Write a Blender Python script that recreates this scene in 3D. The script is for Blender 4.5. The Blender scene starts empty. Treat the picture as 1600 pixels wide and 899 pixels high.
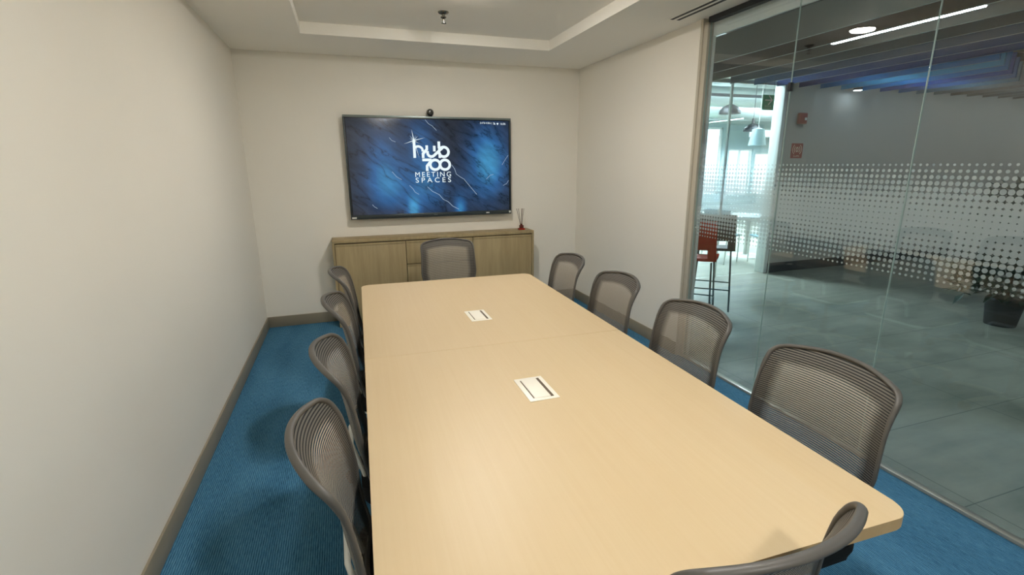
import bpy, bmesh, math, random
from mathutils import Vector, Matrix
random.seed(7)
C = bpy.context.scene.collection
SC = bpy.context.scene
PI = math.pi

# ------------------------------------------------------------------ helpers
class MB:
    def __init__(s):
        s.bm = bmesh.new(); s.uv = None
    def box(s, x0, x1, y0, y1, z0, z1, bev=0, seg=2):
        t = bmesh.new()
        v = [t.verts.new((x, y, z)) for x in (x0, x1) for y in (y0, y1) for z in (z0, z1)]
        for f in ((0,1,3,2),(4,6,7,5),(0,4,5,1),(2,3,7,6),(0,2,6,4),(1,5,7,3)):
            t.faces.new([v[i] for i in f])
        if bev:
            bmesh.ops.bevel(t, geom=list(t.edges), offset=bev, segments=seg, profile=.5, affect='EDGES')
        s.add(t); return s
    def add(s, t, M=None):
        if M is not None: bmesh.ops.transform(t, matrix=M, verts=t.verts)
        me = bpy.data.meshes.new('tmp'); t.to_mesh(me); t.free(); s.bm.from_mesh(me); bpy.data.meshes.remove(me)
    def tube(s, pts, r, n=10, closed=False, flat=1.0, cap=True, up=None):
        """tube through pts; r number or list; flat scales the section along the frame's second axis"""
        P = [Vector(p) for p in pts]; m = len(P)
        R = r if isinstance(r, (list, tuple)) else [r]*m
        F = flat if isinstance(flat, (list, tuple)) else [flat]*m
        T = []
        for i in range(m):
            if closed: a, b = P[(i-1) % m], P[(i+1) % m]
            else: a, b = P[max(i-1, 0)], P[min(i+1, m-1)]
            T.append((b-a).normalized())
        nrm = Vector(up) if up is not None else (Vector((0, 0, 1)) if abs(T[0].z) < .9 else Vector((1, 0, 0)))
        rings = []
        for i in range(m):
            if up is not None: nrm = Vector(up)
            nrm = nrm - T[i]*nrm.dot(T[i]); nrm.normalize(); bn = T[i].cross(nrm)
            rings.append([s.bm.verts.new(P[i] + bn*math.cos(2*PI*k/n)*R[i] + nrm*math.sin(2*PI*k/n)*R[i]*F[i]) for k in range(n)])
        for i in range(m if closed else m-1):
            A, B = rings[i], rings[(i+1) % m]
            for k in range(n): s.bm.faces.new((A[k], A[(k+1) % n], B[(k+1) % n], B[k]))
        if cap and not closed:
            s.bm.faces.new(list(reversed(rings[0]))); s.bm.faces.new(rings[-1])
        return s
    def lathe(s, prof, c=(0, 0, 0), n=24):
        c = Vector(c); rings = []
        for r, z in prof:
            rings.append([s.bm.verts.new(c + Vector((max(r, 1e-4)*math.cos(2*PI*k/n), max(r, 1e-4)*math.sin(2*PI*k/n), z))) for k in range(n)])
        for a, b in zip(rings, rings[1:]):
            for k in range(n): s.bm.faces.new((a[k], a[(k+1) % n], b[(k+1) % n], b[k]))
        s.bm.faces.new(list(reversed(rings[0]))); s.bm.faces.new(rings[-1])
        return s
    def prism(s, poly, z0, z1, bev=0):
        t = bmesh.new()
        a = [t.verts.new((x, y, z0)) for x, y in poly]; b = [t.verts.new((x, y, z1)) for x, y in poly]
        n = len(poly)
        t.faces.new(list(reversed(a))); t.faces.new(b)
        for i in range(n): t.faces.new((a[i], a[(i+1) % n], b[(i+1) % n], b[i]))
        if bev:
            e = [e for e in t.edges if abs(e.verts[0].co.z-e.verts[1].co.z) < 1e-6]
            bmesh.ops.bevel(t, geom=e, offset=bev, segments=2, profile=.5, affect='EDGES')
        s.add(t); return s
    def sheet(s, fn, nu, nv):
        """grid surface, fn(i/nu, j/nv) -> (point, uv)"""
        uv = s.bm.loops.layers.uv.verify()
        V = []; U = []
        for j in range(nv+1):
            row = []; ru = []
            for i in range(nu+1):
                p, u = fn(i/nu, j/nv); row.append(s.bm.verts.new(p)); ru.append(u)
            V.append(row); U.append(ru)
        for j in range(nv):
            for i in range(nu):
                f = s.bm.faces.new((V[j][i], V[j][i+1], V[j+1][i+1], V[j+1][i]))
                for l, (a, b) in zip(f.loops, ((j, i), (j, i+1), (j+1, i+1), (j+1, i))): l[uv].uv = U[a][b]
        return s
    def ribbon(s, pts, w, closed=False):
        """flat stroke in x-z, facing -y"""
        P = [Vector((p[0], p[1], p[2])) for p in pts]; m = len(P); L = []
        for i in range(m):
            if closed: a, b = P[(i-1) % m], P[(i+1) % m]
            else: a, b = P[max(i-1, 0)], P[min(i+1, m-1)]
            t = (b-a).normalized(); nn = Vector((-t.z, 0, t.x))
            k = 1.0
            if 0 < i < m-1 or closed:
                t1 = (P[i]-P[(i-1) % m]).normalized(); k = 1/max(.6, abs(t1.dot(t)))
            L.append((s.bm.verts.new(P[i]+nn*w/2*k), s.bm.verts.new(P[i]-nn*w/2*k)))
        for i in range(m if closed else m-1):
            a, b = L[i], L[(i+1) % m]
            s.bm.faces.new((a[0], a[1], b[1], b[0]))
        return s
    def build(s, name, mat, parent=None, smooth=35, world=False):
        me = bpy.data.meshes.new(name)
        if world and parent is not None:
            off = Vector(parent.location)
            q = parent.parent
            while q is not None: off += Vector(q.location); q = q.parent
            bmesh.ops.translate(s.bm, verts=s.bm.verts, vec=-off)
        bmesh.ops.recalc_face_normals(s.bm, faces=s.bm.faces)
        s.bm.to_mesh(me); s.bm.free()
        if smooth:
            me.shade_smooth(); me.set_sharp_from_angle(angle=math.radians(smooth))
        me.materials.append(mat)
        o = bpy.data.objects.new(name, me); C.objects.link(o)
        if parent is not None: o.parent = parent
        return o

def text_mesh(body, size, name, mat, parent, loc, rot=(PI/2, 0, 0), spacing=1.0, bold=0.0, width=None, height=None, align='LEFT'):
    """lettering as a flat mesh; loc in the parent's frame"""
    cu = bpy.data.curves.new('lettering', 'FONT'); cu.body = body; cu.size = size; cu.space_character = spacing
    cu.offset = bold; cu.align_x = align; cu.resolution_u = 4
    t = bpy.data.objects.new('lettering', cu); C.objects.link(t)
    dg = bpy.context.evaluated_depsgraph_get(); dg.update()
    me = bpy.data.meshes.new_from_object(t.evaluated_get(dg)); bpy.data.objects.remove(t); bpy.data.curves.remove(cu)
    xs = [v.co.x for v in me.vertices]; ys = [v.co.y for v in me.vertices]
    if width:
        kx = width/(max(xs)-min(xs)); ky = (height/(max(ys)-min(ys))) if height else kx
        mx, my = min(xs), min(ys)
        if align == 'CENTER': mx = (min(xs)+max(xs))/2
        for v in me.vertices: v.co.x = (v.co.x-mx)*kx; v.co.y = (v.co.y-my)*ky
    me.materials.clear(); me.materials.append(mat)
    o = bpy.data.objects.new(name, me); C.objects.link(o); o.location = loc; o.rotation_euler = rot
    if parent is not None: o.parent = parent
    return o

def tag(o, label=None, cat=None, group=None, kind=None):
    if label: o['label'] = label
    if cat: o['category'] = cat
    if group: o['group'] = group
    if kind: o['kind'] = kind
    return o
def thing(name, label, cat, loc=(0, 0, 0), rz=0, group=None):
    o = bpy.data.objects.new(name, None); C.objects.link(o); o.empty_display_size = .1
    o.location = loc; o.rotation_euler = (0, 0, rz)
    return tag(o, label, cat, group)
def struct(name, mb, mat, label=None):
    o = mb.build(name, mat); o['kind'] = 'structure'
    if label: o['label'] = label
    return o
def copy_tree(o, parent=None):
    c = o.copy(); C.objects.link(c)
    if parent is not None: c.parent = parent
    for ch in [x for x in o.children]: copy_tree(ch, c)
    return c

# ------------------------------------------------------------------ materials
def srgb(h):
    h = h.lstrip('#'); v = [int(h[i:i+2], 16)/255 for i in (0, 2, 4)]
    return tuple(x/12.92 if x <= .04045 else ((x+.055)/1.055)**2.4 for x in v) + (1,)
class NT:
    def __init__(s, name):
        s.m = bpy.data.materials.new(name); s.m.use_nodes = True; s.t = s.m.node_tree; s.t.nodes.clear()
        s.out = s.t.nodes.new('ShaderNodeOutputMaterial')
    def n(s, typ, **kw):
        x = s.t.nodes.new('ShaderNode'+typ)
        for k, v in kw.items(): setattr(x, k, v)
        return x
    def l(s, a, b): s.t.links.new(a, b)
    def setv(s, sock, v):
        if hasattr(v, 'links'): s.l(v, sock)
        else: sock.default_value = v
    def math(s, op, a, b=None, c=None, clamp=False):
        x = s.n('Math', operation=op); x.use_clamp = clamp; s.setv(x.inputs[0], a)
        if b is not None: s.setv(x.inputs[1], b)
        if c is not None: s.setv(x.inputs[2], c)
        return x.outputs[0]
    def mix(s, f, a, b):
        x = s.n('Mix', data_type='RGBA'); s.setv(x.inputs[0], f); s.setv(x.inputs[6], a); s.setv(x.inputs[7], b); return x.outputs[2]
    def ramp(s, f, stops):
        x = s.n('ValToRGB'); e = x.color_ramp.elements
        while len(e) < len(stops): e.new(.5)
        for el, (p, c) in zip(e, stops): el.position = p; el.color = c if len(c) == 4 else (*c, 1)
        s.setv(x.inputs[0], f); return x.outputs[0]
    def noise(s, vec, scale, detail=3, rough=.5, dist=0):
        x = s.n('TexNoise'); s.setv(x.inputs['Vector'], vec); x.inputs['Scale'].default_value = scale
        x.inputs['Detail'].default_value = detail; x.inputs['Roughness'].default_value = rough; x.inputs['Distortion'].default_value = dist
        return x.outputs['Fac']
    def coord(s, kind='Object', scale=(1, 1, 1), rot=(0, 0, 0), loc=(0, 0, 0)):
        t = s.n('TexCoord'); m = s.n('Mapping'); s.l(t.outputs[kind], m.inputs[0])
        m.inputs['Scale'].default_value = scale; m.inputs['Rotation'].default_value = rot; m.inputs['Location'].default_value = loc
        return m.outputs[0]
    def bsdf(s, col, rough=.5, metal=0, spec=.5, bump=None, bstr=.2, bdist=.002, **kw):
        b = s.n('BsdfPrincipled'); s.setv(b.inputs['Base Color'], col); s.setv(b.inputs['Roughness'], rough)
        b.inputs['Metallic'].default_value = metal; b.inputs['Specular IOR Level'].default_value = spec
        for k, v in kw.items(): s.setv(b.inputs[k], v)
        if bump is not None:
            x = s.n('Bump'); x.inputs['Strength'].default_value = bstr; x.inputs['Distance'].default_value = bdist
            s.l(bump, x.inputs['Height']); s.l(x.outputs[0], b.inputs['Normal'])
        return b.outputs[0]
    def end(s, sh): s.l(sh, s.out.inputs[0]); return s.m

def plain(name, col, rough=.5, metal=0, var=.06, scale=40, spec=.5, bstr=0.0):
    t = NT(name); c = srgb(col) if isinstance(col, str) else col
    nz = t.noise(t.coord(), scale, 3)
    lo = tuple(x*(1-var) for x in c[:3])+(1,); hi = tuple(min(1, x*(1+var)) for x in c[:3])+(1,)
    return t.end(t.bsdf(t.mix(nz, lo, hi), rough, metal, spec, bump=nz if bstr else None, bstr=bstr))
def emit(name, col, strength):
    t = NT(name); e = t.n('Emission'); e.inputs[0].default_value = srgb(col) if isinstance(col, str) else col; e.inputs[1].default_value = strength
    return t.end(e.outputs[0])
def wood(name, a, b, grain=(60, 1.6, 60), rough=.4, spec=.4):
    t = NT(name); v = t.coord('Object', grain)
    n1 = t.noise(v, 1.0, 5, .6, .3); n2 = t.noise(t.coord('Object', tuple(g*.12 for g in grain)), 1.0, 3)
    n3 = t.noise(t.coord('Object', tuple(g*3 for g in grain)), 1.0, 2)
    f = t.math('ADD', t.math('MULTIPLY', n1, .55), t.math('ADD', t.math('MULTIPLY', n2, .3), t.math('MULTIPLY', n3, .15)))
    col = t.ramp(f, [(.32, srgb(a)), (.68, srgb(b))])
    return t.end(t.bsdf(col, rough, 0, spec, bump=n1, bstr=.03))

def wall_paint(name, col):
    t = NT(name); n1 = t.noise(t.coord(), 1.2, 3); n2 = t.noise(t.coord(), 260, 2)
    c = srgb(col); col = t.mix(n1, tuple(x*.97 for x in c[:3])+(1,), tuple(min(1, x*1.02) for x in c[:3])+(1,))
    return t.end(t.bsdf(col, .6, 0, .3, bump=n2, bstr=.04, bdist=.001))

def carpet():
    t = NT('blue_loop_carpet')
    fine = t.noise(t.coord('Object', (230, 26, 1)), 1, 3, .6)
    fine2 = t.noise(t.coord('Object', (420, 240, 1)), 1, 2, .6)
    big = t.noise(t.coord('Object', (6, 1.4, 1)), 1, 3)
    sp = t.n('SeparateXYZ'); t.l(t.coord('Object'), sp.inputs[0])
    wob = t.noise(t.coord('Object', (40, 14, 1)), 1, 2)
    rib = t.math('MULTIPLY_ADD', t.math('SINE', t.math('ADD', t.math('MULTIPLY', sp.outputs[0], 2*PI/.0095), t.math('MULTIPLY', wob, 3.0))), .5, .5)
    f = t.math('ADD', t.math('MULTIPLY', fine, .38), t.math('ADD', t.math('MULTIPLY', fine2, .27), t.math('ADD', t.math('MULTIPLY', big, .17), t.math('MULTIPLY', rib, .18))))
    col = t.ramp(f, [(.33, srgb('#22475f')), (.5, srgb('#417496')), (.68, srgb('#6799b4'))])
    return t.end(t.bsdf(col, .95, 0, .1, bump=fine, bstr=.6, bdist=.004))

def tiles():
    t = NT('grey_porcelain_tiles')
    v = t.coord('Object')
    br = t.n('TexBrick'); br.offset = 0.0; t.l(v, br.inputs['Vector'])
    br.inputs['Scale'].default_value = 1.0; br.inputs['Mortar Size'].default_value = .003; br.inputs['Brick Width'].default_value = 1.2; br.inputs['Row Height'].default_value = .6
    br.inputs['Color1'].default_value = (1, 1, 1, 1); br.inputs['Color2'].default_value = (.93, .93, .93, 1); br.inputs['Mortar'].default_value = (.45, .45, .45, 1)
    n1 = t.noise(v, 1.6, 6, .6, .5); n2 = t.noise(t.coord('Object', (1.2, 5, 1)), 1.5, 4, .6)
    f = t.math('ADD', t.math('MULTIPLY', n1, .6), t.math('MULTIPLY', n2, .4))
    col = t.ramp(f, [(.35, srgb('#767a6e')), (.62, srgb('#9c9d8f'))])
    mm = t.n('Mix', data_type='RGBA', blend_type='MULTIPLY'); mm.inputs[0].default_value = 1; t.l(col, mm.inputs[6]); t.l(br.outputs['Color'], mm.inputs[7])
    rr = t.ramp(n1, [(.3, (.28,)*3), (.7, (.42,)*3)])
    return t.end(t.bsdf(mm.outputs[2], rr, 0, .5))

def glass_mat():
    t = NT('clear_glass')
    lw = t.n('LayerWeight'); lw.inputs[0].default_value = .5
    f = t.math('ADD', t.math('MULTIPLY', t.math('POWER', lw.outputs['Facing'], 5.0), .93), .07)
    tr = t.n('BsdfTransparent'); tr.inputs[0].default_value = (.94, .96, .965, 1)
    gl = t.n('BsdfGlossy'); gl.inputs['Roughness'].default_value = 0.0; gl.inputs[0].default_value = (1, 1, 1, 1)
    mx = t.n('MixShader'); t.l(f, mx.inputs[0]); t.l(tr.outputs[0], mx.inputs[1]); t.l(gl.outputs[0], mx.inputs[2])
    return t.end(mx.outputs[0])

def film_mat():
    """frosted dots on a clear film: a square grid whose dots grow to the middle rows and shrink again (object space: y along, z up)"""
    t = NT('frosted_dot_film'); p = .0282
    tc = t.n('TexCoord'); sp = t.n('SeparateXYZ'); t.l(tc.outputs['Object'], sp.inputs[0])
    y = t.math('DIVIDE', sp.outputs[1], p); z = t.math('DIVIDE', sp.outputs[2], p)
    row = t.math('FLOOR', z)
    fy = t.math('SUBTRACT', t.math('FRACT', y), .5); fz = t.math('SUBTRACT', t.math('FRACT', z), .5)
    d = t.math('SQRT', t.math('ADD', t.math('MULTIPLY', fy, fy), t.math('MULTIPLY', fz, fz)))
    # rows 0 (bottom) .. 19 (top)
    q = t.math('DIVIDE', t.math('ABSOLUTE', t.math('SUBTRACT', row, 9.5)), 9.5)
    rad = t.math('SUBTRACT', .635, t.math('MULTIPLY', t.math('POWER', q, 1.5), .435))
    inside = t.math('LESS_THAN', d, rad)
    tr = t.n('BsdfTransparent'); df = t.n('BsdfDiffuse'); df.inputs[0].default_value = (.8, .85, .82, 1)
    tl = t.n('BsdfTranslucent'); tl.inputs[0].default_value = (.8, .86, .84, 1)
    m1 = t.n('MixShader'); m1.inputs[0].default_value = .45; t.l(df.outputs[0], m1.inputs[1]); t.l(tl.outputs[0], m1.inputs[2])
    mx = t.n('MixShader'); t.l(t.math('MULTIPLY', inside, .62), mx.inputs[0]); t.l(tr.outputs[0], mx.inputs[1]); t.l(m1.outputs[0], mx.inputs[2])
    return t.end(mx.outputs[0])

def mesh_fabric():
    """woven elastic back: fine horizontal cords with see-through gaps; a denser border band (UV: u = -1..1 across, v = height in m)"""
    t = NT('grey_mesh_fabric')
    tc = t.n('TexCoord'); sp = t.n('SeparateXYZ'); t.l(tc.outputs['UV'], sp.inputs[0])
    u, v = sp.outputs[0], sp.outputs[1]
    ph = t.math('FRACT', t.math('DIVIDE', v, .0074))
    tri = t.math('ABSOLUTE', t.math('SUBTRACT', ph, .5))          # 0 at cord centre, .5 at gap centre
    cord = t.math('LESS_THAN', tri, .27)
    at = t.n('Attribute'); at.attribute_name = 'border'
    band = at.outputs['Fac']
    gapop = t.math('ADD', t.math('MULTIPLY', band, .40), .52)
    op = t.math('MAXIMUM', cord, gapop)
    ccol = t.mix(band, srgb('#999287'), srgb('#635e57'))
    col = t.mix(cord, srgb('#191817'), ccol)
    b = t.n('BsdfPrincipled'); t.l(col, b.inputs['Base Color']); b.inputs['Roughness'].default_value = .65; b.inputs['Specular IOR Level'].default_value = .3
    tr = t.n('BsdfTransparent'); mx = t.n('MixShader'); t.l(op, mx.inputs[0]); t.l(tr.outputs[0], mx.inputs[1]); t.l(b.outputs[0], mx.inputs[2])
    return t.end(mx.outputs[0])

def screen_mat():
    """the picture on the display: dark slate rock lit in three blue pools, crossed by slanting cracks (object space x across, z up, metres)"""
    t = NT('display_picture')
    co = t.coord('Object'); sp = t.n('SeparateXYZ'); t.l(co, sp.inputs[0])
    x, z = sp.outputs[0], sp.outputs[2]
    def pool(cx, cz, rx, rz, k, tilt=0):
        xx = t.math('ADD', x, t.math('MULTIPLY', z, tilt))
        a = t.math('DIVIDE', t.math('SUBTRACT', xx, cx), rx); b = t.math('DIVIDE', t.math('SUBTRACT', z, cz), rz)
        r2 = t.math('ADD', t.math('MULTIPLY', a, a), t.math('MULTIPLY', b, b))
        return t.math('MULTIPLY', t.math('POWER', 2.718, t.math('MULTIPLY', r2, -1.0)), k)
    s = pool(-.50, .46, .20, .38, .66)
    for a in ((-.02, .55, .17, .45, .62, .12), (.60, .52, .23, .36, 1.0, 0), (-.22, .02, .07, .13, .85, 0), (.28, .02, .06, .13, .75, 0), (.05, .2, .5, .2, .25, 0), (-.35, .25, .3, .22, .3, 0)):  # the two small low pools paint reflections on the glossy screen
        s = t.math('ADD', s, pool(*a))
    ca, sa = math.cos(math.radians(36)), math.sin(math.radians(36))
    al = t.math('SUBTRACT', t.math('MULTIPLY', x, ca), t.math('MULTIPLY', z, sa)); ac = t.math('ADD', t.math('MULTIPLY', x, sa), t.math('MULTIPLY', z, ca))
    def rv(ka, kc, o):
        c = t.n('CombineXYZ'); t.l(t.math('MULTIPLY', al, ka), c.inputs[0]); t.l(t.math('MULTIPLY', ac, kc), c.inputs[2]); c.inputs[1].default_value = o; return c.outputs[0]
    n1 = t.noise(rv(1.0, 3.4, .0), 1.3, 5, .5, .35); n2 = t.noise(rv(2.5, 9, 3.0), 1.3, 4, .6, .4)
    crack = t.math('ABSOLUTE', t.math('SUBTRACT', t.math('FRACT', t.math('MULTIPLY', n1, 7.0)), .5))
    cr = t.ramp(crack, [(0.0, (.3,)*3), (.05, (.75,)*3), (.3, (1,)*3)])
    rock = t.ramp(n2, [(.3, (.6,)*3), (.7, (1.1,)*3)])
    col = t.ramp(s, [(0.0, srgb('#2b2f38')), (.3, srgb('#2a4468')), (.65, srgb('#2f68a2')), (1.0, srgb('#4496c8'))])
    m1 = t.n('Mix', data_type='RGBA', blend_type='MULTIPLY'); m1.inputs[0].default_value = 1; t.l(col, m1.inputs[6]); t.l(cr, m1.inputs[7])
    m2 = t.n('Mix', data_type='RGBA', blend_type='MULTIPLY'); m2.inputs[0].default_value = 1; t.l(m1.outputs[2], m2.inputs[6]); t.l(rock, m2.inputs[7])
    em = t.n('Emission'); t.l(m2.outputs[2], em.inputs[0]); em.inputs[1].default_value = SCREEN
    gs = t.n('BsdfGlossy'); gs.inputs['Roughness'].default_value = .12; gs.inputs[0].default_value = (.04, .04, .04, 1)
    ad = t.n('AddShader'); t.l(em.outputs[0], ad.inputs[0]); t.l(gs.outputs[0], ad.inputs[1])
    return t.end(ad.outputs[0])

SCREEN = 1.0
LAMP = 385.0
M = {}
M['wall'] = wall_paint('cream_wall_paint', '#efeadf')
M['ceil'] = wall_paint('white_ceiling_paint', '#f9f5ec')
M['carpet'] = carpet()
M['base'] = plain('taupe_baseboard', '#8f8674', .45, var=.05, scale=8)
M['alu'] = plain('satin_aluminium', '#b4b1a6', .35, .6, .04)
M['frame_paint'] = plain('cream_frame_paint', '#bdb5a4', .5, 0, .04)
M['glass'] = glass_mat(); M['film'] = film_mat()
M['dark'] = plain('matte_black_plastic', '#17181a', .55, 0, .1)
M['chair_frame'] = plain('grey_nylon_frame', '#524f4b', .45, 0, .06)
M['mesh'] = mesh_fabric()
M['seat'] = plain('black_seat_fabric', '#151718', .9, 0, .5, 500, .2, .3)
M['white_plastic'] = plain('white_plastic', '#d3d5cf', .4, 0, .03)
M['base_grey'] = plain('light_grey_nylon', '#a3a49f', .45, 0, .04)
M['chrome'] = plain('chrome', '#8f887c', .22, 1, .02)
M['table'] = wood('maple_laminate', '#c9b18b', '#cdb793', (70, 1.5, 70), .42, .45)
M['table_edge'] = wood('maple_edge_band', '#b99a6c', '#c8aa7c', (20, 6, 3), .45)
M['metal_grey'] = plain('dark_grey_steel', '#3d3f40', .45, .5, .05)
M['oak'] = wood('grey_oak_veneer', '#93805c', '#b3a079', (22, 22, 1.5), .5, .35)
M['module'] = plain('off_white_module', '#ece6d8', .4, 0, .02)
M['slot'] = plain('brown_brush_slot', '#5f5040', .8, 0, .3, 300)
M['tv_frame'] = plain('dark_grey_metal_bezel', '#3b4245', .35, .5, .04)
M['tv_silver'] = plain('silver_bezel', '#7d8684', .35, .6, .04)
M['black_gloss'] = plain('black_glass_border', '#07090c', .2, 0, .02)
M['screen'] = screen_mat()
M['logo'] = emit('white_logo_light', (.85, .97, 1, 1), 1.0)
M['lamp'] = emit('lamp_lens', (1.0, .965, .90, 1), LAMP)

# ------------------------------------------------------------------ room shell
W, D, H, HT = 3.445, 5.289, 2.623, 2.71      # right wall, back wall, ceiling, tray
YR = -1.9                                    # rear wall behind the camera
JY = 3.215                                   # glass starts here and runs to the rear
struct('floor', MB().box(0, W+.03, YR, D, -.05, 0), M['carpet'], 'blue loop-pile carpet floor')
struct('wall_left', MB().box(-.12, 0, YR, D, 0, H+.2), M['wall'], 'plain cream wall on the left')
struct('wall_back', MB().box(-.12, W+.12, D, D+.12, 0, H+.2), M['wall'], 'cream wall behind the display')
struct('wall_right', MB().box(W, W+.12, JY+.07, D, 0, H+.2), M['wall'], 'short cream wall right of the display')
struct('wall_rear', MB().box(-.12, W+.12, YR-.12, YR, 0, H+.2), M['wall'])
c = MB(); TX0, TX1, TY0, TY1 = .628, 2.762, -1.2, 4.545
c.box(0, TX0, YR, D, H, H+.1); c.box(TX1, W+.03, YR, D, H, H+.1); c.box(TX0, TX1, TY1, D, H, H+.1); c.box(TX0, TX1, YR, TY0, H, H+.1)
LX, LYS, HW = 1.735, (3.40, 1.05, -.9), .09      # lamp openings in the tray
c.box(TX0-.02, LX-HW, TY0-.02, TY1+.02, HT, HT+.03); c.box(LX+HW, TX1+.02, TY0-.02, TY1+.02, HT, HT+.03)
ed = [TY1+.02] + [v for y in LYS for v in (y+HW, y-HW)] + [TY0-.02]
for a, b in zip(ed[::2], ed[1::2]): c.box(LX-HW, LX+HW, b, a, HT, HT+.03)
struct('ceiling', c, M['ceil'], 'cream ceiling with a shallow raised tray')
hb = .11
def skirt(name, x0, x1, y0, y1):
    struct(name, MB().box(x0, x1, y0, y1, 0, hb, .003), M['base'])
skirt('baseboard_left', 0, .013, YR, D); skirt('baseboard_back', .013, W, D-.013, D); skirt('baseboard_right', W-.013, W, JY+.07, D-.013)

# glass front: jamb, head channel, floor track, panes
struct('trim_1', MB().box(W-.004, W+.10, JY+.045, JY+.07, 0, H, .002).box(W+.006, W+.05, JY, JY+.045, 0, H-.03, .002), M['frame_paint'], 'cream jamb at the edge of the glass front')
struct('trim_2', MB().box(W+.004, W+.05, YR, JY, H-.035, H), M['metal_grey'], 'dark head channel above the glass')
struct('trim_3', MB().box(W+.008, W+.05, YR, JY, 0, .018, .002), M['alu'], 'aluminium floor track under the glass')
struct('trim_4', MB().box(W+.055, W+.075, YR, JY, 2.50, H, 0).box(W+.055, W+.075, JY-.006, JY+.03, 0, 2.5), plain('white_outer_trim', '#dfe6e2', .5), 'white trim around the outside of the glass')
seams = [JY-.004, 2.452, 1.687, .922, .157, -.608, YR]
GX = W+.022
for i in range(6):
    a, b = seams[i+1]+.0025, seams[i]-.0025
    g = MB().box(GX, GX+.01, a, b, .012, H-.02).build('window_%d' % (i+1), M['glass'], smooth=0); g['kind'] = 'structure'
    f = MB()
    t = bmesh.new(); v = [t.verts.new(p) for p in ((0, a, 0), (0, b, 0), (0, b, .0282*20), (0, a, .0282*20))]; t.faces.new(v); f.add(t)
    o = f.build('dot_film', M['film'], smooth=0); o.location = (GX+.0118, 0, 1.035); o.parent = g; o['label'] = 'band of frosted white dots'
    ed = MB().box(GX+.0005, GX+.0095, b-.0005, b+.002, .012, H-.02).build('polished_edge', plain('green_glass_edge', '#a9bdb6', .25, 0, .03), g)
tag(MB().box(GX-.008, GX+.018, 2.442, 2.462, 2.02, 2.07, .002).build('glass_clamp', M['dark']), 'small black clamp on the second glass seam', 'clamp')

# ------------------------------------------------------------------ ceiling fittings
M['lamp_trim'] = plain('white_lamp_ring', '#e4dfd2', .4, 0, .02)
for y, lab in zip(LYS, ('round recessed downlight in the tray nearest the display', 'round recessed downlight above the near half of the table', 'round recessed downlight in the tray behind the camera')):
    t = thing('downlight', lab, 'ceiling light', (LX, y, HT), 0, 'recessed downlights in the tray')
    b = MB(); prof = [(.087, .062), (.086, .0), (.090, -.005), (.120, -.005), (.132, -.0005), (.132, .0), (.089, .002), (.089, .064)]
    rings = [[b.bm.verts.new((r*math.cos(2*PI*k/36), r*math.sin(2*PI*k/36), z)) for k in range(36)] for r, z in prof]
    for p, q_ in zip(rings, rings[1:]):
        for k in range(36): b.bm.faces.new((p[k], p[(k+1) % 36], q_[(k+1) % 36], q_[k]))
    b.bm.faces.new(rings[-1]); b.build('rim', M['lamp_trim'], t)
    MB().lathe([(.0855, .01), (.0855, -.007), (.080, -.013), (.06, -.015)], n=36).build('lens', M['lamp'], t)

t = thing('sprinkler', 'small chrome fire sprinkler hanging from the ceiling tray', 'sprinkler', (1.667, 3.975, HT))
MB().lathe([(.04, 0), (.041, -.004), (.034, -.012), (.02, -.016), (.014, -.018)], n=24).build('rosette', M['chrome'], t)
MB().lathe([(.012, -.018), (.012, -.03), (.02, -.033), (.022, -.04), (.014, -.045), (.006, -.05), (.005, -.075)], n=16).build('head', M['chrome'], t)
MB().lathe([(.006, -.074), (.019, -.076), (.019, -.079), (.004, -.082)], n=16).build('deflector', M['chrome'], t)
t = thing('slot_diffuser', 'long two slot air diffuser in the ceiling by the glass', 'air vent', (3.25, 2.2, H))
MB().box(-.052, .052, -1.15, 1.15, -.004, .0).build('frame', M['ceil'], t)
for dx in (-.027, .027): MB().box(dx-.012, dx+.012, -1.14, 1.14, -.0055, -.0038).build('slot', M['dark'], t)

# ------------------------------------------------------------------ display on the back wall
TVX0, TVX1, TVZ0, TVZ1, TY = .8955, 2.6015, 1.071, 2.080, 5.195
tv = thing('wall_display', 'large wall mounted display with blue rock picture and white logo', 'screen', ((TVX0+TVX1)/2, D, TVZ0))
MB().box(TVX0+.02, TVX1-.02, 5.225, 5.262, TVZ0+.03, TVZ1-.03, .004).build('back_housing', M['dark'], tv, world=True)
MB().box(1.35, 2.15, 5.262, D-.001, 1.3, 1.85).build('wall_bracket', M['metal_grey'], tv, world=True)
f = MB(); f.box(TVX0, TVX0+.014, TY, 5.232, TVZ0, TVZ1, .002); f.box(TVX1-.014, TVX1, TY, 5.232, TVZ0, TVZ1, .002); f.box(TVX0, TVX1, TY-.004, 5.232, TVZ0, TVZ0+.042, .003)
f.build('bezel', M['tv_frame'], tv, world=True)
MB().box(TVX0, TVX1, TY-.002, 5.234, TVZ1-.02, TVZ1, .002).build('top_rail', M['tv_silver'], tv, world=True)
MB().box(TVX0+.013, TVX1-.013, TY+.003, 5.226, TVZ0+.04, TVZ1-.018).build('glass_border', M['black_gloss'], tv, world=True)
scr = MB().box(-.829, .829, -.001, .001, 0, .937).build('screen', M['screen'], tv)
scr.location = Vector((1.7475, TY+.0015, 1.114)) - tv.location
for x0, x1, z0, z1, nm in ((.905, .95, 1.080, 1.096, 'white_sticker'), (2.31, 2.345, 1.087, 1.098, 'white_sticker'), (2.572, 2.594, 1.083, 1.104, 'white_sticker')):
    MB().box(x0, x1, TY-.0055, TY-.003, z0, z1).build(nm, M['white_plastic'], tv, world=True)
MB().box(1.735, 1.772, TY-.0052, TY-.003, 1.089, 1.095).build('maker_badge', M['tv_silver'], tv, world=True)
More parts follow.
